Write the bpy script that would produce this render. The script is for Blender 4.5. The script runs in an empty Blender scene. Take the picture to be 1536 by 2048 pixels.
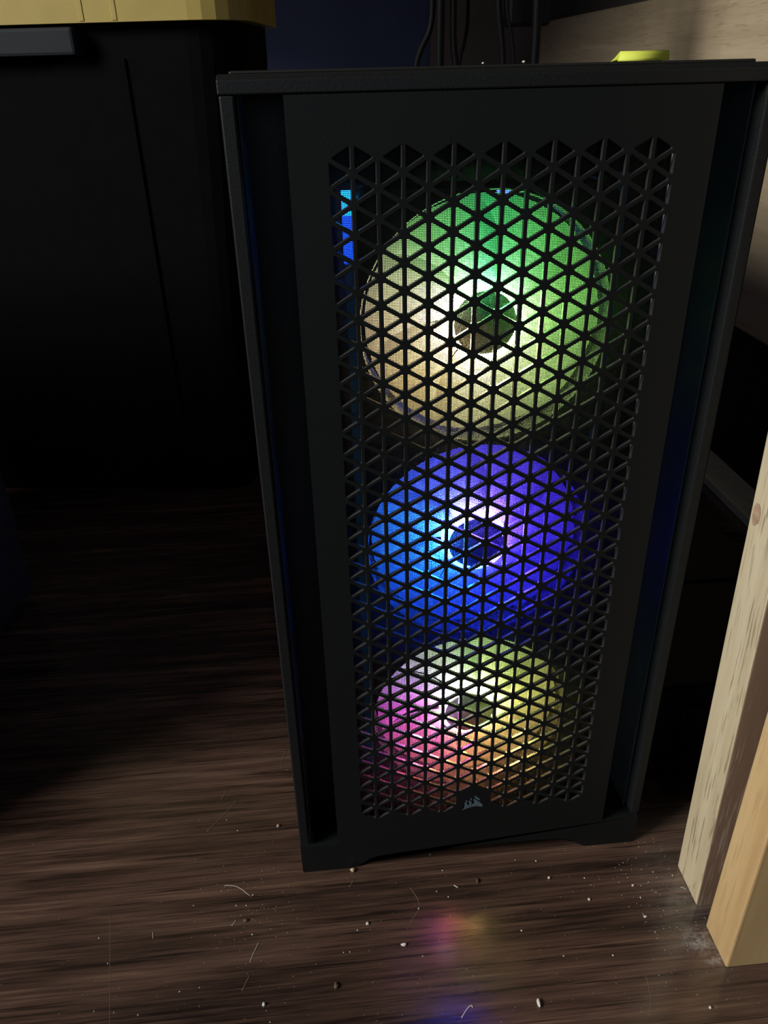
import bpy, bmesh, math, random
from mathutils import Vector, Matrix
C = bpy.context.scene.collection
S = bpy.context.scene
random.seed(7)

# ------------------------------------------------------------------ camera
cam_d = bpy.data.cameras.new('camera')
cam = bpy.data.objects.new('camera', cam_d); C.objects.link(cam)
cam_d.sensor_fit = 'VERTICAL'; cam_d.sensor_height = 36.0
cam_d.lens = 1579.87 / 2048 * 36.0
cam_d.clip_start = 0.01
Rr = ((0.99559658, 0.02112531, -0.09133004),
      (-0.06294907, 0.87259219, -0.48437619),
      (0.06946129, 0.48799242, 0.87007961))
def wd(r):                                   # camera axis (right, down, depth) to world X, Y, Z
    return Vector((r[0], r[2], -r[1]))
right, down, fwd = wd(Rr[0]), wd(Rr[1]), wd(Rr[2])
m = Matrix.Identity(4)
for i in range(3):
    m[i][0] = right[i]; m[i][1] = -down[i]; m[i][2] = -fwd[i]
m.translation = Vector((-0.08143, -0.34969, 0.46987))
cam.matrix_world = m
S.camera = cam

# ------------------------------------------------------------------ world, lights, exposure
w = bpy.data.worlds.new('world'); S.world = w; w.use_nodes = True
bg = w.node_tree.nodes['Background']
bg.inputs[0].default_value = (0.55, 0.62, 0.8, 1); bg.inputs[1].default_value = 0.012
def area(name, loc, target, sx, sy, power, col):
    d = bpy.data.lights.new(name, 'AREA'); d.shape = 'RECTANGLE'; d.size = sx; d.size_y = sy
    d.energy = power; d.color = col
    o = bpy.data.objects.new(name, d); C.objects.link(o); o.location = loc
    o.rotation_euler = (Vector(target) - Vector(loc)).to_track_quat('-Z', 'Y').to_euler()
    return o
area('window_daylight', (-2.1, -0.75, 1.5), (0.1, 0.0, 0.2), 0.8, 0.9, 74, (1.0, 0.97, 0.91))
area('cool_front_fill', (-0.3, -2.6, 0.9), (0.0, 0.0, 0.25), 1.2, 0.9, 3.2, (0.72, 0.86, 1.0))  # added soft fill from the front, standing for ambient room light
S.view_settings.view_transform = 'Standard'; S.view_settings.look = 'None'
S.view_settings.gamma = 1.0; S.view_settings.use_curve_mapping = False
S.view_settings.exposure = 0.0

# ------------------------------------------------------------------ helpers
def tag(o, label=None, cat=None, group=None, kind=None):
    if label: o['label'] = label
    if cat: o['category'] = cat
    if group: o['group'] = group
    if kind: o['kind'] = kind
    return o
def obj(name, bm, mat, parent=None, smooth=False):
    me = bpy.data.meshes.new(name)
    bmesh.ops.recalc_face_normals(bm, faces=bm.faces)
    bm.to_mesh(me); bm.free()
    if smooth:
        for p in me.polygons: p.use_smooth = True
    if mat: me.materials.append(mat)
    o = bpy.data.objects.new(name, me); C.objects.link(o)
    if parent: o.parent = parent
    return o
def empty(name, loc=(0, 0, 0), rz=0):
    o = bpy.data.objects.new(name, None); C.objects.link(o); o.empty_display_size = .02
    o.location = loc; o.rotation_euler = (0, 0, rz); return o
def child_world(o, parent):                 # parent is at loc with no children offset: keep local = world - loc
    o.parent = parent; return o
def box(bm, x0, x1, y0, y1, z0, z1, bev=0.0, seg=2):
    r = bmesh.ops.create_cube(bm, size=1)
    vs = r['verts']
    for v in vs:
        v.co = Vector(((x0 + x1) / 2 + v.co.x * (x1 - x0), (y0 + y1) / 2 + v.co.y * (y1 - y0), (z0 + z1) / 2 + v.co.z * (z1 - z0)))
    if bev > 0:
        es = list({e for v in vs for e in v.link_edges})
        bmesh.ops.bevel(bm, geom=es, offset=bev, segments=seg, affect='EDGES', profile=0.5)
    return vs
def prism(bm, pts, axis, a, b):
    """extrude closed 2D polygon; axis 'y': pts are (x,z); axis 'x': pts are (y,z); axis 'z': (x,y)"""
    def P(p, t):
        return (p[0], t, p[1]) if axis == 'y' else ((t, p[0], p[1]) if axis == 'x' else (p[0], p[1], t))
    A = [bm.verts.new(P(p, a)) for p in pts]; B = [bm.verts.new(P(p, b)) for p in pts]
    n = len(pts)
    bm.faces.new(A); bm.faces.new(B[::-1])
    for i in range(n): bm.faces.new((A[i], A[(i + 1) % n], B[(i + 1) % n], B[i]))
def tube(bm, pts, r, n=8, cap=True):
    pts = [Vector(p) for p in pts]; rings = []
    for i, p in enumerate(pts):
        t = (pts[min(i + 1, len(pts) - 1)] - pts[max(i - 1, 0)]).normalized()
        u = t.cross(Vector((0.13, 1, 0.21))).normalized(); v = t.cross(u)
        rr = r[i] if isinstance(r, (list, tuple)) else r
        rings.append([bm.verts.new(p + rr * (math.cos(2 * math.pi * k / n) * u + math.sin(2 * math.pi * k / n) * v)) for k in range(n)])
    for a, b in zip(rings, rings[1:]):
        for k in range(n): bm.faces.new((a[k], a[(k + 1) % n], b[(k + 1) % n], b[k]))
    if cap: bm.faces.new(rings[0]); bm.faces.new(rings[-1][::-1])
def spline(P, n=8):
    P = [Vector(p) for p in P]; out = []
    for i in range(len(P) - 1):
        a, b, c, d = P[max(i - 1, 0)], P[i], P[i + 1], P[min(i + 2, len(P) - 1)]
        for k in range(n):
            t = k / n
            out.append(0.5 * ((2 * b) + (c - a) * t + (2 * a - 5 * b + 4 * c - d) * t * t + (3 * b - a - 3 * c + d) * t ** 3))
    out.append(P[-1]); return out
def smooth(P, it=3):
    P = [Vector(q) for q in P]
    for _ in range(it):
        out = [P[0]]
        for a, b in zip(P, P[1:]): out += [a * .75 + b * .25, a * .25 + b * .75]
        P = out + [P[-1]]
    return P
def disc_y(bm, cx, cz, r, y0, y1, n=48, dome=0.0):
    prism(bm, [(cx + r * math.cos(2 * math.pi * k / n), cz + r * math.sin(2 * math.pi * k / n)) for k in range(n)], 'y', y0, y1)
def ring_y(bm, cx, cz, r0, r1, y0, y1, n=64):
    vs = []
    for k in range(n):
        a = 2 * math.pi * k / n; c, s = math.cos(a), math.sin(a)
        vs.append([bm.verts.new((cx + r * c, y, cz + r * s)) for r, y in ((r0, y0), (r1, y0), (r1, y1), (r0, y1))])
    for k in range(n):
        A, B = vs[k], vs[(k + 1) % n]
        for j in range(4): bm.faces.new((A[j], A[(j + 1) % 4], B[(j + 1) % 4], B[j]))

# ------------------------------------------------------------------ materials
class N:
    def __init__(s, name):
        s.m = bpy.data.materials.new(name); s.m.use_nodes = True; s.t = s.m.node_tree
        s.b = s.t.nodes['Principled BSDF']; s.out = s.t.nodes['Material Output']
    def n(s, typ, **kw):
        x = s.t.nodes.new(typ)
        for k, v in kw.items(): setattr(x, k, v)
        return x
    def l(s, a, b): s.t.links.new(a, b)
    def ramp(s, src, stops):
        r = s.n('ShaderNodeValToRGB'); e = r.color_ramp.elements
        while len(e) < len(stops): e.new(0.5)
        for el, (p, c) in zip(e, stops):
            el.position = p; el.color = (*c, 1) if len(c) == 3 else c
        s.l(src, r.inputs[0]); return r
    def math(s, op, a, b=None):
        x = s.n('ShaderNodeMath', operation=op)
        for i, v in enumerate((a, b)):
            if v is None: continue
            if isinstance(v, (int, float)): x.inputs[i].default_value = v
            else: s.l(v, x.inputs[i])
        return x.outputs[0]
def plain(name, col, rough=.5, metal=0, spec=.5, noise=0.0, nscale=400, bump=0.0):
    k = N(name); b = k.b
    b.inputs['Base Color'].default_value = (*col, 1); b.inputs['Roughness'].default_value = rough
    b.inputs['Metallic'].default_value = metal; b.inputs['Specular IOR Level'].default_value = spec
    if noise or bump:
        tc = k.n('ShaderNodeTexCoord'); nz = k.n('ShaderNodeTexNoise')
        nz.inputs['Scale'].default_value = nscale; nz.inputs['Detail'].default_value = 3
        k.l(tc.outputs['Object'], nz.inputs['Vector'])
        if noise:
            lo = tuple(c * (1 - noise) for c in col); hi = tuple(c * (1 + noise) for c in col)
            r = k.ramp(nz.outputs['Fac'], [(.3, lo), (.7, hi)]); k.l(r.outputs[0], b.inputs['Base Color'])
        if bump:
            bp = k.n('ShaderNodeBump'); bp.inputs['Strength'].default_value = bump; bp.inputs['Distance'].default_value = .0005
            k.l(nz.outputs['Fac'], bp.inputs['Height']); k.l(bp.outputs[0], b.inputs['Normal'])
    return k.m
M = {}
M['case'] = plain('black_powder_coat', (.007, .008, .009), .5, 0, .3, .25, 900, .25)
M['case_in'] = plain('black_steel_inside', (.010, .011, .012), .6, 0, .3)
M['panel'] = plain('black_panel_coat', (.0060, .0075, .0082), .5, 0, .22, .2, 1400, .2)
M['cut_edge'] = plain('glossy_cut_edge', (.055, .055, .055), .24, .25, 1.0); M['cut_edge'].node_tree.nodes['Principled BSDF'].inputs['IOR'].default_value = 1.9
M['lip'] = plain('pale_inner_lip', (.75, .75, .75), .35, .3)
M['filter'] = plain('black_nylon_mesh', (.012, .012, .012), .55, 0, .3)
M['fan_frame'] = plain('black_fan_plastic', (.06, .06, .06), .5, 0, .4)
M['ambient_tint'] = plain('blue_ambient_tint', (.055, .085, .12), .6, 0, .35)
M['rail'] = plain('pale_painted_rail', (.75, .69, .56), .5, 0, .4, .1, 60)
M['steel'] = plain('screw_steel', (.35, .35, .36), .35, 1)
M['logo'] = plain('brushed_slate_badge', (.10, .15, .185), .4, .15, .5, .12, 2500)
M['rubber'] = plain('black_rubber', (.012, .012, .012), .75)
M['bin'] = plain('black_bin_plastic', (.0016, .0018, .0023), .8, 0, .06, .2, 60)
M['bin_handle'] = plain('dark_grey_handle_plastic', (.016, .019, .024), .7, 0, .2)
M['lid'] = plain('yellow_lid_plastic', (.36, .275, .075), .45, 0, .4, .06, 30)
M['tag'] = plain('lime_paper', (.70, .78, .10), .6)
M['cable'] = plain('black_cable_sheath', (.003, .003, .004), .6, 0, .1)
M['fabric'] = plain('charcoal_fabric', (.018, .018, .024), .9, 0, .15, .5, 500, .6)
M['blackbox'] = plain('black_cardboard', (.006, .006, .007), .7, 0, .25, .3, 80)
M['crumb_pale'] = plain('pale_crumb', (.62, .60, .54), .7, 0, .3, .2, 900)
M['crumb_tan'] = plain('tan_crumb', (.40, .29, .17), .7, 0, .3, .3, 900)
M['crumb_brown'] = plain('brown_crumb', (.10, .065, .04), .6, 0, .3, .3, 900)
M['lint'] = plain('pale_lint', (.45, .42, .38), .8)
M['hair'] = plain('fine_hair', (.22, .16, .12), .6)
M['wall'] = plain('blue_lit_wall', (.13, .16, .33), .9, 0, .1, .05, 8)  # blue LED spill on the wall put into its colour
M['brown_panel'] = plain('dark_brown_panel', (.26, .21, .20), .8, 0, .1, .1, 8)
M['upper'] = plain('shadow_grey_board', (.11, .10, .09), .8, 0, .1, .1, 20)
M['pcb'] = plain('black_circuit_board', (.01, .012, .012), .5)

def wood(name, stops, pores, axis='z', scale=1.0, rough=.5, pore_amt=.55):
    """grain runs along the given axis of the object's own space"""
    k = N(name); b = k.b
    tc = k.n('ShaderNodeTexCoord'); oi = k.n('ShaderNodeObjectInfo')
    off = k.n('ShaderNodeVectorMath', operation='MULTIPLY_ADD')
    off.inputs[1].default_value = (1, 1, 1)
    sc3 = k.n('ShaderNodeCombineXYZ')
    for i in range(3): k.l(k.math('MULTIPLY', oi.outputs['Random'], (3.1, 7.7, 5.3)[i]), sc3.inputs[i])
    k.l(tc.outputs['Object'], off.inputs[0]); k.l(sc3.outputs[0], off.inputs[2])
    def nz(sl, sw, detail=5, dist=0.0, rgh=.6):
        mp = k.n('ShaderNodeMapping')
        mp.inputs['Scale'].default_value = tuple(sl if a == axis else sw for a in 'xyz')
        k.l(off.outputs[0], mp.inputs[0])
        n = k.n('ShaderNodeTexNoise'); n.inputs['Scale'].default_value = scale
        n.inputs['Detail'].default_value = detail; n.inputs['Distortion'].default_value = dist; n.inputs['Roughness'].default_value = rgh
        k.l(mp.outputs[0], n.inputs[0]); return n.outputs['Fac']
    base = nz(2.5, 45, 6, .6, .65)
    r = k.ramp(base, stops)
    fine = nz(26, 560, 2)
    pr = k.ramp(fine, [(.55, (0, 0, 0)), (.62, (1, 1, 1))])
    patch = k.ramp(nz(7, 60, 2), [(.40, (0, 0, 0)), (.56, (1, 1, 1))])
    f = k.math('MULTIPLY', k.math('MULTIPLY', pr.outputs[0], patch.outputs[0]), pore_amt)
    mx = k.n('ShaderNodeMix', data_type='RGBA'); k.l(f, mx.inputs[0]); k.l(r.outputs[0], mx.inputs[6]); mx.inputs[7].default_value = (*pores, 1)
    k.l(mx.outputs[2], b.inputs['Base Color'])
    b.inputs['Roughness'].default_value = rough
    bp = k.n('ShaderNodeBump'); bp.inputs['Strength'].default_value = .15; bp.inputs['Distance'].default_value = .001
    k.l(base, bp.inputs['Height']); k.l(bp.outputs[0], b.inputs['Normal'])
    return k.m
M['post_pale'] = wood('pale_rubberwood', [(.3, (.43, .35, .22)), (.5, (.53, .45, .30)), (.7, (.60, .53, .37))], (.22, .16, .09), 'z', 1, .5, .75)
M['post_warm'] = wood('warm_rubberwood', [(.3, (.46, .30, .14)), (.5, (.56, .39, .19)), (.7, (.62, .46, .25))], (.32, .20, .09), 'z', 1, .42, .35)
M['post_shade'] = wood('shaded_brown_front', [(.3, (.20, .13, .09)), (.6, (.27, .18, .12))], (.5, .42, .36), 'z', 1, .35, .5)
M['knot'] = plain('knot_filler', (.36, .25, .17), .6, 0, .3, .3, 300)
M['board'] = wood('oak_board', [(.3, (.40, .31, .20)), (.5, (.50, .40, .26)), (.7, (.58, .48, .33))], (.26, .18, .10), 'y', 1, .55, .4)

def floor_mat():
    k = N('dark_walnut_laminate'); b = k.b
    tc = k.n('ShaderNodeTexCoord'); oi = k.n('ShaderNodeObjectInfo')
    sc3 = k.n('ShaderNodeCombineXYZ')
    for i in range(3): k.l(k.math('MULTIPLY', oi.outputs['Random'], (1.3, 2.7, 0)[i]), sc3.inputs[i])
    off = k.n('ShaderNodeVectorMath', operation='ADD'); k.l(tc.outputs['Object'], off.inputs[0]); k.l(sc3.outputs[0], off.inputs[1])
    def nz(sx, sy, detail=4, dist=0.0, rgh=.6, src=None):
        mp = k.n('ShaderNodeMapping'); mp.inputs['Scale'].default_value = (sx, sy, 1)
        k.l(src or off.outputs[0], mp.inputs[0])
        n = k.n('ShaderNodeTexNoise'); n.inputs['Scale'].default_value = 1
        n.inputs['Detail'].default_value = detail; n.inputs['Distortion'].default_value = dist; n.inputs['Roughness'].default_value = rgh
        k.l(mp.outputs[0], n.inputs[0]); return n.outputs['Fac']
    broad = nz(2.2, 26, 5, 1.0, .6)
    mid = nz(5, 120, 4, .3, .62)
    fine = nz(14, 560, 3, 0, .65)
    v = k.math('ADD', k.math('MULTIPLY', broad, .40), k.math('ADD', k.math('MULTIPLY', mid, .32), k.math('MULTIPLY', fine, .28)))
    r = k.ramp(v, [(.38, (.011, .006, .005)), (.46, (.044, .0255, .019)), (.54, (.088, .050, .036)), (.63, (.165, .100, .070))])
    pores = k.ramp(nz(9, 300, 3, .2, .7), [(.57, (0, 0, 0)), (.66, (1, 1, 1))])
    mx = k.n('ShaderNodeMix', data_type='RGBA'); k.l(k.math('MULTIPLY', pores.outputs[0], .75), mx.inputs[0])
    k.l(r.outputs[0], mx.inputs[6]); mx.inputs[7].default_value = (.010, .006, .005, 1)
    # scuffed, dusty patch of its own shape where the wooden posts are dragged about (world position of the wear)
    geo = k.n('ShaderNodeNewGeometry')
    sep = k.n('ShaderNodeSeparateXYZ'); k.l(geo.outputs['Position'], sep.inputs[0])
    def blob(cx, cy, rx, ry):
        dx = k.math('DIVIDE', k.math('SUBTRACT', sep.outputs[0], cx), rx); dy = k.math('DIVIDE', k.math('SUBTRACT', sep.outputs[1], cy), ry)
        d = k.math('SQRT', k.math('ADD', k.math('MULTIPLY', dx, dx), k.math('MULTIPLY', dy, dy)))
        x = k.n('ShaderNodeMapRange'); x.inputs[1].default_value = 1; x.inputs[2].default_value = 0.25; x.inputs[3].default_value = 0; x.inputs[4].default_value = 1
        k.l(d, x.inputs[0]); return x.outputs[0]
    wn = nz(60, 240, 4, .8, .75, geo.outputs['Position'])
    wn2 = nz(420, 420, 2, .4, .6, geo.outputs['Position'])
    core = k.math('MULTIPLY', k.math('MAXIMUM', blob(.1285, -.0740, .013, .011), blob(.1335, -.0850, .010, .007)), k.ramp(k.math('ADD', k.math('MULTIPLY', wn, .6), k.math('MULTIPLY', wn2, .4)), [(.44, (0, 0, 0)), (.60, (1, 1, 1))]).outputs[0])
    halo = k.math('MULTIPLY', blob(.128, -.055, .030, .060), k.ramp(wn, [(.35, (0, 0, 0)), (.75, (1, 1, 1))]).outputs[0])
    dust = k.math('MINIMUM', k.math('ADD', k.math('MULTIPLY', core, .75), k.math('MULTIPLY', halo, .28)), .8)
    m2 = k.n('ShaderNodeMix', data_type='RGBA'); k.l(dust, m2.inputs[0]); k.l(mx.outputs[2], m2.inputs[6]); m2.inputs[7].default_value = (.30, .29, .28, 1)
    k.l(m2.outputs[2], b.inputs['Base Color'])
    rr = k.n('ShaderNodeMapRange'); rr.inputs[3].default_value = .20; rr.inputs[4].default_value = .30; k.l(mid, rr.inputs[0]); k.l(rr.outputs[0], b.inputs['Roughness'])
    b.inputs['Specular IOR Level'].default_value = .5
    b.inputs['Coat Weight'].default_value = .6; b.inputs['Coat Roughness'].default_value = .16; b.inputs['Coat IOR'].default_value = 1.6
    bp = k.n('ShaderNodeBump'); bp.inputs['Strength'].default_value = .15; bp.inputs['Distance'].default_value = .0006
    k.l(k.math('ADD', fine, mid), bp.inputs['Height']); k.l(bp.outputs[0], b.inputs['Normal'])
    return k.m
M['floor'] = floor_mat()
M['gap'] = plain('dark_joint', (.008, .006, .005), .8)

def led(name, col, strength, base=(.05, .05, .05)):
    k = N(name); b = k.b
    b.inputs['Base Color'].default_value = (*base, 1); b.inputs['Emission Color'].default_value = (*col, 1); b.inputs['Emission Strength'].default_value = strength
    return k.m
def rgb_fan(name, stops, centre, kind):
    """light of eight LEDs set round the hub, piped out along frosted blades: hue by angle, strength by path length from the LEDs.
       coordinates are those of the fan itself (its own object space); angle 0 = left, going anticlockwise seen from the front... see stops"""
    k = N(name); b = k.b
    tc = k.n('ShaderNodeTexCoord'); mp = k.n('ShaderNodeSeparateXYZ')
    k.l(tc.outputs['Object'], mp.inputs[0])
    x, z = mp.outputs[0], mp.outputs[2]
    ang = k.math('ARCTAN2', z, x)
    t = k.math('ADD', k.math('DIVIDE', ang, 2 * math.pi), .5)
    r = k.ramp(t, stops)
    rad = k.math('SQRT', k.math('ADD', k.math('MULTIPLY', x, x), k.math('MULTIPLY', z, z)))
    b.inputs['Base Color'].default_value = (.5, .5, .5, 1) if kind == 'blade' else (.12, .12, .12, 1)
    b.inputs['Roughness'].default_value = .5
    k.l(r.outputs[0], b.inputs['Emission Color'])
    if kind == 'blade':
        e = k.math('POWER', 2.718, k.math('DIVIDE', k.math('SUBTRACT', .0165, rad), .0032))
        e2 = k.math('POWER', 2.718, k.math('DIVIDE', k.math('SUBTRACT', .0165, rad), .06))
        st = k.math('ADD', k.math('MULTIPLY', e, 38.0), k.math('MULTIPLY', e2, 3.1))
        k.l(st, b.inputs['Emission Strength'])
    elif kind == 'ring': b.inputs['Emission Strength'].default_value = 420 if 'ring_1' in name else 240
    elif kind == 'hub': b.inputs['Emission Strength'].default_value = .28
    return k.m

# ------------------------------------------------------------------ setting: floor planks and back wall
p = .0105                                    # pitch of the triangle lattice in metres
FZ = 42.4                                    # lattice rows from top tips down to the floor, in pitches
bm = bmesh.new(); box(bm, -1.6, 1.6, -1.0, 1.9, -.03, -.009)
floor = obj('floor', bm, M['gap']); tag(floor, kind='structure')
PW, Y0 = .1567, .0368
joints = {}
plank_mesh = {}
for row in range(-6, 12):
    ya, yb = Y0 + (row - 1) * PW, Y0 + row * PW
    start = -1.6
    cuts = [-1.6]
    first = {0: .62, 1: -.72, -1: .28, 2: -.95, 3: -.55, 4: -.8, 5: -.6}.get(row, -1.45 + .41 * ((row * 3) % 7))
    x = first
    while x - 1.2 > -1.6: x -= 1.2
    while x < 1.6:
        if x > -1.55: cuts.append(x)
        x += 1.2
    cuts.append(1.6)
    for a, b_ in zip(cuts, cuts[1:]):
        if b_ - a < .02: continue
        g = .00009
        L, W = b_ - a - 2 * g, PW - 2 * g
        key = round(L, 4)
        if key not in plank_mesh:
            bm = bmesh.new(); box(bm, -L / 2, L / 2, -W / 2, W / 2, -.009, 0, .0002, 1)
            o = obj('plank', bm, M['floor'], floor); plank_mesh[key] = o.data
        else:
            o = bpy.data.objects.new('plank', plank_mesh[key]); C.objects.link(o); o.parent = floor
        o.location = ((a + b_) / 2, (ya + yb) / 2, 0)
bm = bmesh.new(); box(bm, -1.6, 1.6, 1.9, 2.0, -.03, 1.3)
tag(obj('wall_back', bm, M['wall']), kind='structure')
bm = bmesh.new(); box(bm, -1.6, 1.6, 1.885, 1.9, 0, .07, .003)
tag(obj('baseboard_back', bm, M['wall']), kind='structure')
bm = bmesh.new(); box(bm, .237, 1.2, 1.86, 1.8995, .0705, 1.2, .003)
tag(obj('wall_panel', bm, M['brown_panel']), 'dark brown panel on the back wall behind the cable bundle', 'panel')

# ------------------------------------------------------------------ the computer case
def Zl(y): return (FZ - y) * p
case = empty('computer_case', (0, 0, 0))
tag(case, 'black tower computer case with triangle-perforated front and three glowing fans', 'computer')

# -- perforated front panel: one sheet, every triangular hole cut through it
def front_panel():
    bm = bmesh.new(); s = 1 / .8660254
    T, CH = .0017, .00022
    cache = {}
    def V(x, y, z):
        key = (round(x, 6), round(y, 6), round(z, 6))
        if key not in cache: cache[key] = bm.verts.new((x, y, z))
        return cache[key]
    def F(*vs, mi=0):
        vs = [v for i, v in enumerate(vs) if v is not vs[i - 1]]
        if len(vs) > 2:
            try: bm.faces.new(vs).material_index = mi
            except ValueError: pass
    node = lambda c, k: ((c - 7) * p, Zl(k * s))
    wbar, rc = .175 * p, .05 * p
    def hole(tri, inset):
        cx = sum(q[0] for q in tri) / 3; cz = sum(q[1] for q in tri) / 3
        out = []
        for i in range(3):
            A = Vector(tri[i]); c = Vector((cx, cz)); d = (c - A).normalized()
            # centre of the rounding arc on the bisector (60 degree corner: distance = offset / sin 30)
            ctr = A + d * ((inset + rc) * 2)
            base = math.atan2(-d.y, -d.x)
            for j in range(-2, 3):
                a = base + j * math.radians(30)
                out.append((ctr.x + rc * math.cos(a), ctr.y + rc * math.sin(a)))
        return out
    def cell(tri, solid):
        ar = (tri[1][0] - tri[0][0]) * (tri[2][1] - tri[0][1]) - (tri[2][0] - tri[0][0]) * (tri[1][1] - tri[0][1])
        if ar < 0: tri = [tri[0], tri[2], tri[1]]
        for y in (0, T):
            if solid:
                F(*[V(q[0], y, q[1]) for q in tri]); continue
            H = hole(tri, wbar / 2 + (0 if y == 0 else CH * .3) - (CH if y == 0 else 0))
            for i in range(3):
                A = V(tri[i][0], y, tri[i][1]); c5 = [V(h[0], y, h[1]) for h in H[i * 5:i * 5 + 5]]
                for a, b in zip(c5, c5[1:]): F(A, a, b)
                nx = (i + 1) % 3; B = V(tri[nx][0], y, tri[nx][1]); d0 = V(H[nx * 5][0], y, H[nx * 5][1])
                F(A, c5[-1], d0, B)
        if not solid:
            H0 = hole(tri, wbar / 2 - CH); H1 = hole(tri, wbar / 2 + CH * .3); n = len(H0)
            for i in range(n):
                a0, b0, a1, b1 = H0[i], H0[(i + 1) % n], H1[i], H1[(i + 1) % n]
                F(V(a0[0], 0, a0[1]), V(b0[0], 0, b0[1]), V(b1[0], CH, b1[1]), V(a1[0], CH, a1[1]))
                F(V(a1[0], CH, a1[1]), V(b1[0], CH, b1[1]), V(b1[0], T, b1[1]), V(a1[0], T, a1[1]), mi=1)
    hub = (7, 32)
    for c in range(14):
        o, e = (c, c + 1) if c % 2 else (c + 1, c)
        for k in range(33):
            tri = [node(o, k), node(o, k + 1), node(e, k + .5)]
            solid = (o == 7 and k in (31, 32))
            cell(tri, solid)
            if k < 32:
                tri = [node(e, k + .5), node(e, k + 1.5), node(o, k + 1)]
                cell(tri, o == 7 and k + 1 == 32)
    # plain sheet round the lattice
    xl, xr, zt, zb = -8.48 * p, 8.48 * p, Zl(-1.63), Zl(39.975)
    top = [node(c, 0 if c % 2 else .5) for c in range(15)]
    bot = [node(c, 33 if c % 2 else 32.5) for c in range(15)]
    for y in (0, T):
        for a, b in zip(top, top[1:]): F(V(a[0], y, a[1]), V(b[0], y, b[1]), V(b[0], y, zt), V(a[0], y, zt))
        for a, b in zip(bot, bot[1:]): F(V(a[0], y, a[1]), V(b[0], y, b[1]), V(b[0], y, zb), V(a[0], y, zb))
        for c, xx in ((0, xl), (14, xr)):
            col = [node(c, k + .5) for k in range(33)]
            for a, b in zip(col, col[1:]): F(V(a[0], y, a[1]), V(b[0], y, b[1]), V(xx, y, b[1]), V(xx, y, a[1]))
            F(V(col[0][0], y, col[0][1]), V(xx, y, col[0][1]), V(xx, y, zt), V(col[0][0], y, zt))
            F(V(col[-1][0], y, col[-1][1]), V(xx, y, col[-1][1]), V(xx, y, zb), V(col[-1][0], y, zb))
    # turned-back edges of the sheet (a shallow tray) and the stiffening lip just outside the lattice
    D = .012
    e = .0006
    xs = sorted({round(node(c, 0)[0], 6) for c in range(15)} | {xl, xr})
    o = obj('front_panel', bm, M['panel'], case); o.data.materials.append(M['cut_edge'])
    bm = bmesh.new()
    box(bm, xl, xl + .0012, .0002, D, zb, zt, .0003, 1); box(bm, xr - .0012, xr, .0002, D, zb, zt, .0003, 1)
    box(bm, xl, xr, .0002, D, zt - .0012, zt, .0003, 1)
    obj('panel_edge', bm, M['panel'], case)
    bm = bmesh.new()
    xi = 7 * p - wbar * .1
    zi0, zi1 = Zl(33 * s + .25), Zl(-.25)
    for x0, x1 in ((-xi - .0015, -xi), (xi, xi + .0015)): box(bm, x0, x1, T, .0052, zi0, zi1)
    box(bm, -xi - .0015, xi + .0015, T, .0052, zi1, zi1 + .0015); box(bm, -xi - .0015, xi + .0015, T, .0052, zi0 - .0015, zi0)
    obj('inner_lip', bm, M['lip'], case)
front_panel()

# -- emblem: three sails, a thin metal badge let into the filled hexagon
em = {'body': [(-.0071, .0477), (-.0059, .0499), (-.0056, .0529), (-.0059, .0547), (-.0043, .054), (-.0036, .0527), (-.003, .0514), (-.0027, .0532), (-.0032, .056), (-.0018, .0555), (-.0005, .0535), (0, .0522), (.0005, .054), (-.0001, .0574), (.0016, .0563), (.0038, .0542), (.0056, .0521), (.0065, .0505), (.0059, .0493), (.004, .05), (.001, .0504), (-.002, .0497), (-.0046, .0488)],
      'a': [(-.0052, .0562), (-.0042, .0561), (-.0035, .0544), (-.0047, .0551)], 'b': [(-.0023, .0583), (-.0012, .0578), (-.0006, .0559), (-.0017, .0567)],
      'c': [(.0004, .0605), (.0019, .0593), (.0037, .0575), (.0046, .0553), (.0031, .0561), (.0013, .0575)]}
bm = bmesh.new()
for k_, pts in em.items(): prism(bm, pts, 'y', -.0003, .0004)
bmesh.ops.triangulate(bm, faces=[f for f in bm.faces if len(f.verts) > 4])
tag(obj('emblem', bm, M['logo'], case), 'slate-grey sail emblem')

# -- front frame: two side rails, top bar, bottom bar with arched foot cut-out, recessed channels
fo, fi = 10.85 * p, 10.28 * p                # outer and inner half width
zt_f, D = Zl(-2.17), .040
bm = bmesh.new(); box(bm, -fo, -fi, 0, D, Zl(39.6), Zl(-1.67) - .0002, .0008, 2); obj('frame_rail', bm, M['case'], case)
bm = bmesh.new(); box(bm, fi, fo, 0, D, Zl(39.6), Zl(-1.67) - .0002, .0008, 2); obj('frame_rail', bm, M['case'], case)
bm = bmesh.new()                              # top bar with its chamfer
prism(bm, [(0, Zl(-1.67)), (.0, zt_f), (.0055, Zl(-2.34)), (D, Zl(-2.34)), (D, Zl(-1.67))], 'x', -fo - .0004, fo + .0004)
bmesh.ops.bevel(bm, geom=list(bm.edges), offset=.0006, segments=2, affect='EDGES', profile=.5)
obj('top_bar', bm, M['case'], case)
bm = bmesh.new()                              # bottom bar
zb0 = Zl(39.98)
pts = [(-fo, zb0), (fo, zb0), (fo, .0012), (fo - .0012, 0)]
arch = [(7.7, 42.4), (7.3, 42.25), (6.9, 41.95), (6.5, 41.65), (5.9, 41.45), (4.5, 41.38), (0, 41.36)]
pts += [(x * p, Zl(y)) for x, y in arch] + [(-x * p, Zl(y)) for x, y in arch[-2::-1]] + [(-fo + .0012, 0), (-fo, .0012)]
prism(bm, pts, 'y', .0002, D); bmesh.ops.triangulate(bm, faces=[f for f in bm.faces if len(f.verts) > 4])
obj('bottom_bar', bm, M['panel'], case)
bm = bmesh.new()                              # back of the side channels, open to the fans through the tray edges
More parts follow.
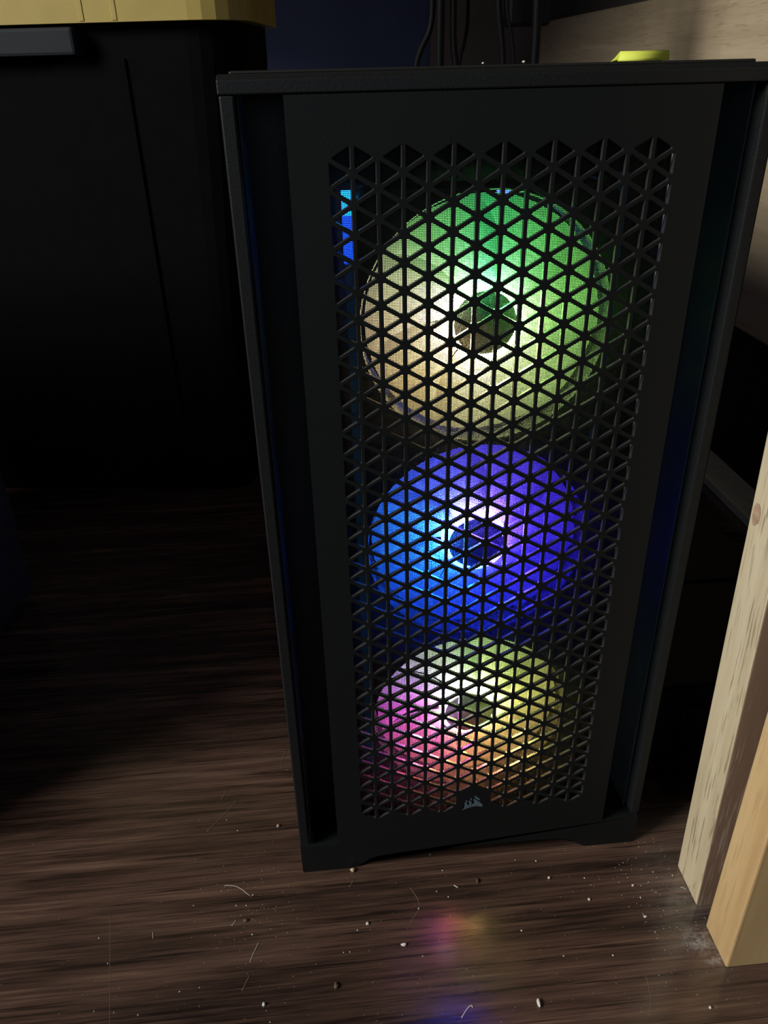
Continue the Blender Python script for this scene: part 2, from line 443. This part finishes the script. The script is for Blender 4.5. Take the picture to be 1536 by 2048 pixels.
box(bm, -fi, -8.0 * p, D - .002, D, zb0, Zl(-1.67)); box(bm, 8.0 * p, fi, D - .002, D, zb0, Zl(-1.67))
obj('channel_back', bm, M['case'], case)
for sx in (-1, 1):                            # added plates: bluish ambient light on the channel walls, put into their colour
    bm = bmesh.new(); a = sx * (fi - .0002); box(bm, min(a, a - sx * .0006), max(a, a - sx * .0006), .0105, D - .0022, zb0 + .0004, Zl(-1.66), 0); obj('channel_light_plate', bm, M['ambient_tint'], case)

# -- body of the case
BY0, BY1, bx = .0402, .453, 10.80 * p
bm = bmesh.new(); box(bm, bx - .0015, bx, BY0, BY1, .018, .4685, .0004, 1); obj('side_panel', bm, M['case'], case)
gl = N('smoked_glass'); gl.b.inputs['Base Color'].default_value = (.75, .77, .8, 1); gl.b.inputs['Transmission Weight'].default_value = 1; gl.b.inputs['Roughness'].default_value = .02; gl.b.inputs['IOR'].default_value = 1.45
bm = bmesh.new(); box(bm, -bx, -bx + .003, BY0, BY1, .03, .4665, .0004, 1); tag(obj('glass_panel', bm, gl.m, case), 'smoked tempered glass side panel')
bm = bmesh.new(); box(bm, -bx, bx - .0015, BY0, BY1, .018, .0298, .0004, 1); obj('bottom_panel', bm, M['case'], case)
bm = bmesh.new(); box(bm, -bx + .0031, bx - .0016, BY1 - .0015, BY1, .03, .4665); obj('back_panel', bm, M['case'], case)
bm = bmesh.new(); box(bm, -fo, fo, BY0, BY1, .4668, .4692, .0008, 2); obj('top_panel', bm, M['case'], case)
bm = bmesh.new(); box(bm, -10.45 * p, 9.95 * p, .0070, .40, .4693, .4709, .0008, 2); obj('top_filter', bm, M['filter'], case)
for sx in (-1, 1):
    bm = bmesh.new(); box(bm, sx * .085 - .018, sx * .085 + .018, .38, .42, 0, .018, .002, 2); obj('foot', bm, M['rubber'], case)
# fan bracket: steel plate with three round openings and a slot down each side
fan_z = (.3640, .2415, .1170); FR = .0592; FY = .0200
bm = bmesh.new()
for x0, x1 in ((-bx + .0032, -.0695), (.0695, bx - .0016)): box(bm, x0, x1, .0420, .0432, .03, .4665)
box(bm, -.0695, .0695, .0420, .0432, .03, fan_z[2] - .0600); box(bm, -.0695, .0695, .0420, .0432, fan_z[0] + .0600, .4665)
obj('fan_bracket', bm, M['case_in'], case)
# motherboard with lit memory, seen only as blue light through the glass side
bm = bmesh.new(); box(bm, .085, .087, .12, .40, .17, .45); mb = obj('motherboard', bm, M['pcb'], case)
M['ram'] = led('blue_memory_light', (.06, .12, 1.0), 8)
for i in range(4):
    bm = bmesh.new(); box(bm, .050, .0849, .18 + i * .01, .186 + i * .01, .29, .42, .0005, 1); r_ = obj('memory_module', bm, M['pcb'], mb)
bm = bmesh.new()
for i in range(4): box(bm, .046, .0499, .18 + i * .01, .186 + i * .01, .29, .42)
obj('glow_strip', bm, M['ram'], mb)
bm = bmesh.new(); box(bm, -.05, .0849, .13, .40, .20, .24, .003, 2); obj('graphics_card', bm, M['case_in'], mb)

# -- dust filter: woven nylon mesh, a frame round it
bm = bmesh.new()
mx0, mx1, mz0, mz1, MY = -.0805, .0805, Zl(39.4), Zl(-1.1), .0078
def wire(x0, x1, y0, y1, z0, z1):
    v = [bm.verts.new(c) for c in ((x0, y0, z0), (x1, y0, z0), (x1, y0, z1), (x0, y0, z1), (x0, y1, z0), (x1, y1, z0), (x1, y1, z1), (x0, y1, z1))]
    for f in ((0, 1, 2, 3), (7, 6, 5, 4), (0, 4, 5, 1), (2, 6, 7, 3), (0, 3, 7, 4), (1, 5, 6, 2)): bm.faces.new([v[i] for i in f])
PT, WT = .00072, .00021
i = 0
while mx0 + i * PT < mx1:
    x = mx0 + i * PT; wire(x, x + WT, MY, MY + WT, mz0, mz1); i += 1
i = 0
while mz0 + i * PT < mz1:
    z = mz0 + i * PT; wire(mx0, mx1, MY + WT * .6, MY + WT * 1.6, z, z + WT); i += 1
df = obj('dust_filter', bm, M['filter'], case); tag(df, 'fine woven black dust mesh', kind='stuff')
bm = bmesh.new()
for x0, x1 in ((mx0 - .004, mx0), (mx1, mx1 + .004)): box(bm, x0, x1, .0066, .0095, mz0 - .004, mz1 + .004, .0004, 1)
box(bm, mx0, mx1, .0066, .0095, mz1, mz1 + .004, .0004, 1); box(bm, mx0, mx1, .0066, .0095, mz0 - .004, mz0, .0004, 1)
obj('filter_frame', bm, M['filter'], case)

# -- three lit fans.  Hue stops: t = 0 is the left, .25 the bottom, .5 the right, .75 the top (seen from the front)
hues = [
  [(0, (.44, .33, .19)), (.12, (.46, .33, .13)), (.25, (.42, .40, .19)), (.36, (.30, .42, .13)), (.5, (.16, .42, .08)), (.64, (.09, .42, .08)), (.75, (.03, .40, .11)), (.84, (.12, .40, .10)), (.92, (.33, .37, .19)), (1, (.44, .33, .19))],
  [(0, (.012, .13, .80)), (.12, (.006, .07, .80)), (.25, (.006, .025, .75)), (.38, (.020, .012, .70)), (.5, (.028, .012, .62)), (.64, (.050, .022, .62)), (.78, (.075, .05, .78)), (.88, (.03, .09, .80)), (.95, (.012, .14, .82)), (1, (.012, .13, .80))],
  [(0, (.66, .08, .60)), (.08, (.75, .09, .36)), (.18, (.72, .15, .14)), (.28, (.62, .26, .09)), (.40, (.50, .33, .10)), (.5, (.46, .42, .10)), (.62, (.38, .47, .11)), (.75, (.30, .52, .14)), (.84, (.40, .48, .34)), (.92, (.48, .27, .75)), (1, (.66, .08, .60))]]
def blade_bm(i):
    """one frosted, swept, pitched blade with thickness"""
    bm = bmesh.new(); a0 = 2 * math.pi * i / 7; n, mm = 9, 5
    def P(u, v, t):
        r = .0166 + (FR - .0022 - .0166) * u
        sweep = .34 * u * u
        half = (.470 + .010 * u)
        a = a0 + sweep + (v - .5) * 2 * half
        y = .0035 + (v - .5) * .0065 * (1 - .35 * u) + .0018 * math.sin(math.pi * v) + t
        return (r * math.cos(a), y, r * math.sin(a))
    F_ = [[bm.verts.new(P(u / n, v / mm, -.0006)) for v in range(mm + 1)] for u in range(n + 1)]
    B_ = [[bm.verts.new(P(u / n, v / mm, .0006)) for v in range(mm + 1)] for u in range(n + 1)]
    for u in range(n):
        for v in range(mm):
            bm.faces.new((F_[u][v], F_[u][v + 1], F_[u + 1][v + 1], F_[u + 1][v])); bm.faces.new((B_[u][v], B_[u + 1][v], B_[u + 1][v + 1], B_[u][v + 1]))
    for u in range(n):
        for v in (0, mm): bm.faces.new((F_[u][v], F_[u + 1][v], B_[u + 1][v], B_[u][v]))
    for v in range(mm):
        for u in (0, n): bm.faces.new((F_[u][v], B_[u][v], B_[u][v + 1], F_[u][v + 1]))
    return bm
blades = None
for fi_, cz in enumerate(fan_z):
    bm = bmesh.new()                           # frame: square with a round bore, built as a ring of quads
    n = 96; hw = .0605; y0, y1 = -.0055, .0195
    loops = []
    for k in range(n):
        a = 2 * math.pi * k / n + math.pi / n; c, s_ = math.cos(a), math.sin(a)
        q = min(hw / max(abs(c), 1e-6), hw / max(abs(s_), 1e-6)); q = min(q, hw * 1.34)
        loops.append([bm.verts.new(v) for v in ((q * c, y0, q * s_), ((FR + .0008) * c, y0, (FR + .0008) * s_), (FR * c, y0 + .0012, FR * s_), (FR * c, y1, FR * s_), (q * c, y1, q * s_))])
    for k in range(n):
        A, B = loops[k], loops[(k + 1) % n]
        for j in range(5): bm.faces.new((A[j], A[(j + 1) % 5], B[(j + 1) % 5], B[j]))
    for k in range(4):                          # struts at the back
        a = math.pi / 4 + k * math.pi / 2; d = Vector((math.cos(a), 0, math.sin(a))); q = Vector((-d.z, 0, d.x)) * .002
        ends = [d * .012 - q, d * (FR + .001) - q, d * (FR + .001) + q, d * .012 + q]
        prism(bm, [(v.x, v.z) for v in ends], 'y', .0165, .0195)
    fan = obj('case_fan', bm, M['fan_frame'], case); fan.location = (-.0018, FY, cz)
    tag(fan, ('topmost fan, glowing green and amber', 'middle fan, glowing blue and violet', 'lowest fan, glowing pink, green and orange')[fi_])
    bmat = rgb_fan('lit_blade_%d' % fi_, hues[fi_], None, 'blade'); rmat = rgb_fan('lit_ring_%d' % fi_, hues[fi_], None, 'ring'); hmat = rgb_fan('lit_hub_%d' % fi_, hues[fi_], None, 'hub')
    for i in range(7): obj('blade', blade_bm(i), bmat, fan, True)
    bm = bmesh.new(); ring_y(bm, 0, 0, .0152, .0176, -.0034, .0085); obj('light_ring', bm, rmat, fan, False)
    bm = bmesh.new(); disc_y(bm, 0, 0, .0151, -.0040, .012); bmesh.ops.bevel(bm, geom=[e for e in bm.edges if abs(e.verts[0].co.y + .004) < 1e-6 and abs(e.verts[1].co.y + .004) < 1e-6], offset=.0008, segments=2, affect='EDGES')
    obj('hub_cap', bm, hmat, fan)
    for sx in (-1, 1):
        for sz in (-1, 1):
            bm = bmesh.new(); disc_y(bm, sx * .0525, sz * .0525, .0032, -.0068, -.0054, 16); obj('screw', bm, M['fan_frame'], fan)
# added glowing strips for interior light leaking past the fans and lit frame edges
M['bar_c'] = led('cyan_leak_glow', (.02, .42, 1.0), 2.6); M['bar_b'] = led('blue_leak_glow', (.01, .07, 1.0), 2.6); M['bar_dim'] = led('dim_blue_edge_glow', (.03, .13, .30), .10)
bm = bmesh.new(); box(bm, -.0668, -.0612, .033, .036, .4120, .4225); obj('glow_strip', bm, M['bar_c'], case)
bm = bmesh.new(); box(bm, -.0668, -.0612, .033, .036, .3905, .4118); obj('glow_strip', bm, M['bar_b'], case)
bm = bmesh.new(); box(bm, .0625, .0668, .033, .036, .3880, .4265); obj('glow_strip', bm, M['bar_dim'], case)
bm = bmesh.new(); box(bm, -.0665, -.0628, .033, .036, .06, .3900); obj('glow_strip', bm, M['bar_dim'], case)
bm = bmesh.new(); box(bm, .0628, .0665, .033, .036, .06, .3870); obj('glow_strip', bm, M['bar_dim'], case)

# ------------------------------------------------------------------ lime paper tab on the case
bm = bmesh.new()
prof = [(.0330, .4711), (.0331, .4722), (.0333, .4734), (.0337, .4744), (.0346, .4749), (.0356, .4746), (.0368, .4736), (.0390, .4722), (.0420, .4711)]
th = .0004
def off(pr, d):
    out = []
    for i, q in enumerate(pr):
        a, b = pr[max(i - 1, 0)], pr[min(i + 1, len(pr) - 1)]
        t = Vector((b[0] - a[0], b[1] - a[1])).normalized(); out.append((q[0] + t.y * d, q[1] - t.x * d))
    return out
inn = off(prof, th)
# the left end flares towards the front leaf, as a folded strip does
def sec(x, sl): return [bm.verts.new((x + sl * max(0, (.4750 - q[1])) * 1.0, q[0], q[1])) for q in prof + inn[::-1]]
A, B = sec(.0568, -.40), sec(.0782, 0)
n = len(A)
for i in range(n): bm.faces.new((A[i], A[(i + 1) % n], B[(i + 1) % n], B[i]))
h = len(prof)
for E_ in (A, B):
    for i in range(h - 1): bm.faces.new((E_[i], E_[i + 1], E_[n - 2 - i], E_[n - 1 - i]))
tag(obj('paper_tab', bm, M['tag'], None, True), 'folded lime-yellow paper tab lying on top of the black case', 'paper')

# ------------------------------------------------------------------ wooden posts at the right
def post(name, x0, x1, y0, y1, h, mat, lean, label):
    bm = bmesh.new(); vs = box(bm, 0, x1 - x0, 0, y1 - y0, 0, h, .0012, 2)
    for v in bm.verts: v.co.x -= lean * v.co.z
    o = obj(name, bm, mat); o.location = (x0, y0, 0)
    return tag(o, label, 'post')
pa = post('wooden_post', .1362, .1700, -.0508, -.0215, .60, M['post_pale'], .026, 'pale greyish wooden post with a filled knot hole, standing just behind the warmer post')
pb = post('wooden_post', .1362, .1720, -.0912, -.0640, .60, M['post_warm'], .000, 'warm orange-tinted wooden post nearest the camera, at the right edge')
bm = bmesh.new()
for v in range(1): box(bm, .0003, .0322, -.0006, .0006, .0006, .5995)
for v in bm.verts: v.co.x -= .026 * v.co.z
obj('shaded_front', bm, M['post_shade'], pa)  # shade between the two posts put into a darker front face
bm = bmesh.new(); rr_ = random.Random(3)
ring_ = [(.0235 + .0034 * (1 + .18 * rr_.uniform(-1, 1)) * math.cos(a), .2745 + .0062 * (1 + .15 * rr_.uniform(-1, 1)) * math.sin(a)) for a in [2 * math.pi * k / 18 for k in range(18)]]
prism(bm, ring_, 'x', -.0003, .002)
for v in bm.verts: v.co.x -= .026 * v.co.z
obj('knot', bm, M['knot'], pa)

# ------------------------------------------------------------------ wooden cabinet side behind the case, right
cab = empty('wooden_desk', (.42, .6, 0)); tag(cab, 'pale oak desk side in half shadow, with a dark gap below, behind the case', 'desk')
def cbox(name, x0, x1, y0, y1, z0, z1, mat, bev=.001):
    bm = bmesh.new(); box(bm, x0 - .42, x1 - .42, y0 - .6, y1 - .6, z0, z1, bev, 2); return obj(name, bm, mat, cab)
cbox('side_board', .42, .44, .15, 1.575, .19, .55, M['board'], .004)
cbox('shadow_board', .445, .46, .15, 1.575, .19, .7795, M['upper'], .001)  # shadow above the oak board, put in as a dark board
cbox('unseen_desk_top', -1.1, .47, .46, 1.85, .78, .805, M['board'], .002)  # unseen top, added to shade the wall and the board's far end
cbox('recess_panel', .441, .4445, .15, 1.575, 0, .189, M['blackbox'], 0)
cbox('floor_rail', .398, .440, .15, 1.575, 0, .012, M['rail'], .0015)

# low black carton on the floor between case and cabinet
ctn = empty('black_carton', (.27, .31, 0)); tag(ctn, 'low black carton with overlapping flaps on the floor behind the pale post', 'box')
def kbox(name, x0, x1, y0, y1, z0, z1, bev=.001):
    bm = bmesh.new(); box(bm, x0, x1, y0, y1, z0, z1, bev, 2); return obj(name, bm, M['blackbox'], ctn)
kbox('carton_body', -.12, .03, -.24, .02, 0, .070)
kbox('flap', -.118, .028, -.238, -.115, .0705, .0730); kbox('flap', -.118, .028, -.109, .018, .0705, .0730)
kbox('front_flap', -.10, .02, -.2425, -.2402, .015, .055)

# ------------------------------------------------------------------ black storage bin with yellow lid, back left
ang = math.radians(-8)
bn = empty('storage_bin', (-.137, .52, 0), ang); tag(bn, 'tall black plastic storage bin with a yellow lid, behind the case on the left', 'bin')
def rrect(x0, x1, y0, y1, r, n=6):
    out = []
    for cx, cy, a0 in ((x1 - r, y1 - r, 0), (x0 + r, y1 - r, 90), (x0 + r, y0 + r, 180), (x1 - r, y0 + r, 270)):
        for k in range(n + 1):
            a = math.radians(a0 + 90 * k / n); out.append((cx + r * math.cos(a), cy + r * math.sin(a)))
    return out
def loft(bm, secs):
    rings = [[bm.verts.new((x, y, z)) for x, y in pts] for pts, z in secs]
    for a, b in zip(rings, rings[1:]):
        n = len(a)
        for k in range(n): bm.faces.new((a[k], a[(k + 1) % n], b[(k + 1) % n], b[k]))
    bm.faces.new(rings[0][::-1]); bm.faces.new(rings[-1])
Wb, Db, Hb = .60, .22, .515
bm = bmesh.new()
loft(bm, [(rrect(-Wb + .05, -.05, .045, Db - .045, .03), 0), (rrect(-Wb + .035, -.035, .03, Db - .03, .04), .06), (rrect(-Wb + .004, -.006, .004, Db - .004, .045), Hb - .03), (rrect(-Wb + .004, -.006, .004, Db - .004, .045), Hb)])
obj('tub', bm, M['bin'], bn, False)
bm = bmesh.new()
for xr0 in (-.148,): # pressed rib down the front
    prism(bm, [(xr0 - .035, Hb - .03), (xr0 + .035, Hb - .03), (xr0 + .028, .07), (xr0 - .034, .07)], 'y', 0, .004)
for v in bm.verts: v.co.y += .030 - (.030) * (v.co.z / Hb)
obj('rib', bm, M['bin'], bn)
bm = bmesh.new(); box(bm, -.36, -.152, -.016, .006, Hb - .027, Hb - .004, .003, 2); obj('handle', bm, M['bin_handle'], bn)
bm = bmesh.new()
loft(bm, [(rrect(-Wb - .008, .006, -.010, Db + .008, .05), Hb - .001), (rrect(-Wb - .008, .006, -.010, Db + .008, .05), Hb + .034), (rrect(-Wb + .002, -.004, .0, Db - .002, .045), Hb + .045)])
obj('lid', bm, M['lid'], bn)
bm = bmesh.new()
bm.free()
for xr0 in (-.112, -.143):
    bm = bmesh.new(); box(bm, xr0 - .0025, xr0 + .0025, -.0107, -.0095, Hb, Hb + .034, .0005, 1); obj('lid_rib', bm, M['lid'], bn)

# ------------------------------------------------------------------ charcoal upholstered ottoman at the left edge
ot = empty('ottoman', (-.388, .3625, 0), math.radians(-6)); tag(ot, 'dark charcoal fabric ottoman cut off by the left edge', 'ottoman')
bm = bmesh.new(); box(bm, -.45, 0, -.36, 0, .006, .34, .012, 3); obj('upholstered_body', bm, M['fabric'], ot)
bm = bmesh.new(); box(bm, -.455, .003, -.365, .004, .3405, .40, .018, 3); obj('cushion', bm, M['fabric'], ot)
for x in (-.42, -.03):
    for y in (-.33, -.03):
        bm = bmesh.new(); box(bm, x - .015, x + .015, y - .015, y + .015, 0, .0058, .001, 1); obj('foot', bm, M['rubber'], ot)

# ------------------------------------------------------------------ cables rising behind the case
def cable(label, P, r, mat='cable', name='cable'):
    bm = bmesh.new(); tube(bm, smooth(P), r, 8); return tag(obj(name, bm, M[mat], None, True), label, 'cable')
cable('thick black cable leaning left, leftmost of the bundle behind the case', [(.0615, .62, .7795), (.0605, .62, .5326), (.0582, .62, .506), (.0485, .62, .491), (.0400, .62, .4693), (.03, .63, .2), (.03, .62, .0035)], .0033)
cable('thick straight black cable, second from the left behind the case', [(.0690, .615, .7795), (.0675, .615, .5325), (.0673, .615, .4688), (.066, .615, .2), (.066, .615, .0045)], .0043)
cable('black cable with a slight bend, third from the left behind the case', [(.0815, .63, .7795), (.0817, .62, .5323), (.0821, .62, .4919), (.087, .62, .4684), (.094, .62, .2), (.094, .62, .004)], .0036)
cable('thin black cable bowed to the right, fourth from the left behind the case', [(.0985, .635, .7795), (.1013, .64, .532), (.1007, .64, .5007), (.0902, .64, .4707), (.08, .64, .2), (.08, .64, .0025)], .0020)
cable('black cable slanting down right, left of the hanging power adapter', [(.121, .62, .7795), (.1284, .62, .5316), (.1343, .62, .5001), (.1386, .62, .4697), (.14, .62, .2), (.14, .62, .0035)], .0032)
cable('thin loop of black cable beside the slanting cable', [(.1345, .61, .7795), (.1353, .61, .5315), (.1384, .61, .5136), (.1425, .61, .5035), (.150, .612, .46), (.152, .61, .2), (.152, .61, .002)], .0016)
cable('thickest black cable in front of the oak board, rightmost behind the case', [(.1650, .60, .7795), (.1657, .60, .531), (.1671, .60, .5041), (.1669, .60, .4691), (.168, .60, .2), (.168, .60, .005)], .0047)
pw = empty('power_adapter', (.169, .66, .509)); tag(pw, 'black power adapter hanging among the cables behind the case', 'adapter')
bm = bmesh.new(); box(bm, -.022, .0245, -.016, .016, 0, .09, .003, 2); obj('adapter_body', bm, M['cable'], pw)
bm = bmesh.new(); tube(bm, [(0, 0, .09), (.001, .0, .18), (.0, .001, .2705)], .003, 8); obj('cord', bm, M['cable'], pw)

# ------------------------------------------------------------------ crumbs, lint and dust
def crumb(x, y, r, mat, label, seed, z=0.0, st=(1, .75, .6), name='crumb', cat='crumb', rz=0):
    bm = bmesh.new(); bmesh.ops.create_icosphere(bm, subdivisions=2, radius=r); q = random.Random(seed)
    ph = [q.uniform(0, 6.28) for _ in range(3)]
    for v in bm.verts:
        f = 1 + .16 * math.sin(v.co.x / r * 3 + ph[0]) + .14 * math.sin(v.co.y / r * 4 + ph[1]) + .12 * math.sin(v.co.z / r * 3.5 + ph[2])
        v.co = Vector((v.co.x * f * st[0], v.co.y * f * st[1], v.co.z * f * st[2]))
    zmin = min(v.co.z for v in bm.verts)
    for v in bm.verts: v.co.z -= zmin
    o = obj(name, bm, M[mat], None, True); o.location = (x, y, z); o.rotation_euler = (0, 0, rz)
    return tag(o, label, cat)
crumb(.0206, -.0999, .0017, 'crumb_pale', 'largest pale oval crumb, near the bottom of the floor', 1, st=(.75, 1.3, .6))
crumb(-.0525, -.0573, .0014, 'crumb_pale', 'white crumb on the floor below the pink light spot', 2, st=(1.2, .7, .6))
crumb(-.0735, -.041, .0012, 'crumb_pale', 'forked white crumb on the floor left of the pink light spot', 3)
crumb(-.0806, -.0022, .0019, 'crumb_tan', 'tan crumb against the left foot of the black case', 4)
crumb(.0011, -.0189, .0015, 'crumb_brown', 'brown seed-like crumb on the floor below the middle of the case', 5, st=(.6, 1.2, .6))
crumb(-.1505, -.0308, .0015, 'crumb_brown', 'dark brown crumb on the floor left of the case', 6)
crumb(.0486, -.0217, .0011, 'crumb_pale', 'round white crumb on the floor below the right half of the case', 7)
crumb(.0699, -.0396, .0010, 'crumb_pale', 'small white crumb right of the round one, nearer the camera', 8)
crumb(-.0945, -.0779, .0019, 'crumb_brown', 'empty brown husk on the floor at the lower left of the light spots', 9, st=(.7, 1.1, .5))
crumb(.1014, -.0548, .0011, 'crumb_pale', 'bright white crumb left of the scuffed patch by the posts', 10)
crumb(.1015, -.0329, .0010, 'crumb_pale', 'white crumb left of the pale post, farther from the camera', 11)
crumb(-.1314, .0394, .0014, 'crumb_tan', 'pale tan crumb on the floor left of the bottom corner of the case', 12)
crumb(-.1367, -.0842, .0013, 'crumb_pale', 'ragged white crumb in the lower left of the floor', 13)
crumb(.1168, -.1121, .0010, 'crumb_pale', 'small white crumb in front of the warm post, nearest the camera', 14)
crumb(.0105, .0195, .0007, 'crumb_pale', 'bright white speck on the top edge of the black case', 15, z=.4712)
crumb(-.0065, .0195, .0006, 'crumb_pale', 'dim speck on the top edge of the case, left of the bright one', 16, z=.4712)
bm = bmesh.new()                               # countless specks of dust: one piece of stuff
small = [(-.2414, -.0326), (-.2323, -.0498), (-.2343, -.0777), (-.1849, -.0164), (-.1676, -.0078), (-.169, .0491), (-.1604, .0391), (-.1751, -.0702), (-.1866, -.0713), (.1033, -.0414), (.0727, -.0767), (-.0402, -.0339), (-.0272, .0049), (-.0855, -.0579), (-.0418, -.065), (-.0954, -.0773), (-.0206, -.0083), (.0295, -.0055), (.0434, -.0078), (-.1329, -.094), (-.0269, -.0232), (-.0198, -.0279), (-.0895, -.0578), (-.0801, -.0443), (.043, -.0739), (.0217, -.0554), (.0719, -.0239), (.1184, -.0243), (-.1266, .0914), (-.1471, -.0129), (-.2086, -.0823), (-.1573, -.0193), (-.1506, -.0201), (-.1459, -.0403), (-.2227, -.0795), (-.3037, .0429), (.1302, -.0282)]
def speck(x, y, r):
    a = random.uniform(0, 6.28)
    vs = [bm.verts.new((x + r * math.cos(a + k * 2.094), y + r * math.sin(a + k * 2.094), 0.00002)) for k in range(3)] + [bm.verts.new((x, y, r * 1.1))]
    for f in ((0, 1, 3), (1, 2, 3), (2, 0, 3), (0, 2, 1)): bm.faces.new([vs[i] for i in f])
for x, y in small: speck(x, y, random.uniform(.0005, .0008))
for _ in range(330): speck(random.uniform(-.30, .15), random.uniform(-.125, .0), random.uniform(.00012, .00028))
for _ in range(110): speck(random.gauss(.112, .016), random.gauss(-.045, .025), random.uniform(.00015, .0004))
for _ in range(90): speck(random.gauss(-.15, .02), random.gauss(-.025, .03), random.uniform(.00015, .00035))
tag(obj('dust', bm, M['crumb_pale']), 'scattered pale dust specks all over the dark wooden floor', 'dust', kind='stuff')
def fibre(label, P, r, mat='lint', name='lint'):
    bm = bmesh.new(); tube(bm, spline([(x, y, r) for x, y in P], 5), r, 5); return tag(obj(name, bm, M[mat], None, True), label, 'hair' if name == 'hair' else 'lint')
fibre('very long straight fine hair at the left of the floor', [(-.2377, -.0174), (-.2330, -.040), (-.2290, -.060), (-.2239, -.0857), (-.2215, -.1)], .00010, 'hair', 'hair')
fibre('white hooked lint thread at the bottom of the floor under the blue glow', [(-.0246, -.103), (-.0203, -.0984), (-.0178, -.097), (-.0172, -.0982)], .00035)
fibre('long fine brown hair left of the warm post', [(.0878, -.0898), (.0869, -.0974), (.0851, -.1043), (.0813, -.1123)], .00012, 'hair', 'hair')
fibre('short curved white lint at the corner of the pale post', [(.1318, -.0373), (.1332, -.0377), (.1345, -.0391)], .00025)
fibre('long straight lint thread on the floor left of the case', [(-.1623, .0664), (-.1722, .053), (-.1821, .0406)], .0002, 'hair')
fibre('short lint thread above the long straight thread', [(-.1712, .0763), (-.1727, .072), (-.1742, .0682)], .0002, 'hair')
fibre('lint thread against the left edge of the case', [(-.1268, .1116), (-.1290, .104), (-.1309, .0969)], .0002, 'hair')
fibre('straight lint thread in the lower left of the floor', [(-.1413, -.0457), (-.1440, -.052), (-.1462, -.0581)], .0002, 'lint')
fibre('tiny lint thread beside the dark brown crumb', [(-.1563, -.0295), (-.1589, -.0333)], .00025)
fibre('tiny upright lint thread at the left of the floor', [(-.2081, -.0324), (-.2075, -.0365)], .00022)
fibre('bent pale lint above the dark brown crumb', [(-.1657, -.004), (-.1573, -.006), (-.1487, -.0135)], .0002)
fibre('fine curled hair beside the pink light spot', [(-.0438, -.0185), (-.0397, -.028), (-.0399, -.0343), (-.0468, -.0428)], .00012, 'hair', 'hair')
fibre('short pale lint sliver below the middle of the case', [(-.0148, -.0201), (-.0125, -.0222)], .0004)
fibre('faint lint thread below the left foot of the case', [(-.0802, -.0090), (-.0835, -.0140)], .0002, 'hair')
fibre('short lint thread below the straight one at the lower left', [(-.1458, -.0658), (-.1499, -.0748)], .0002, 'hair')
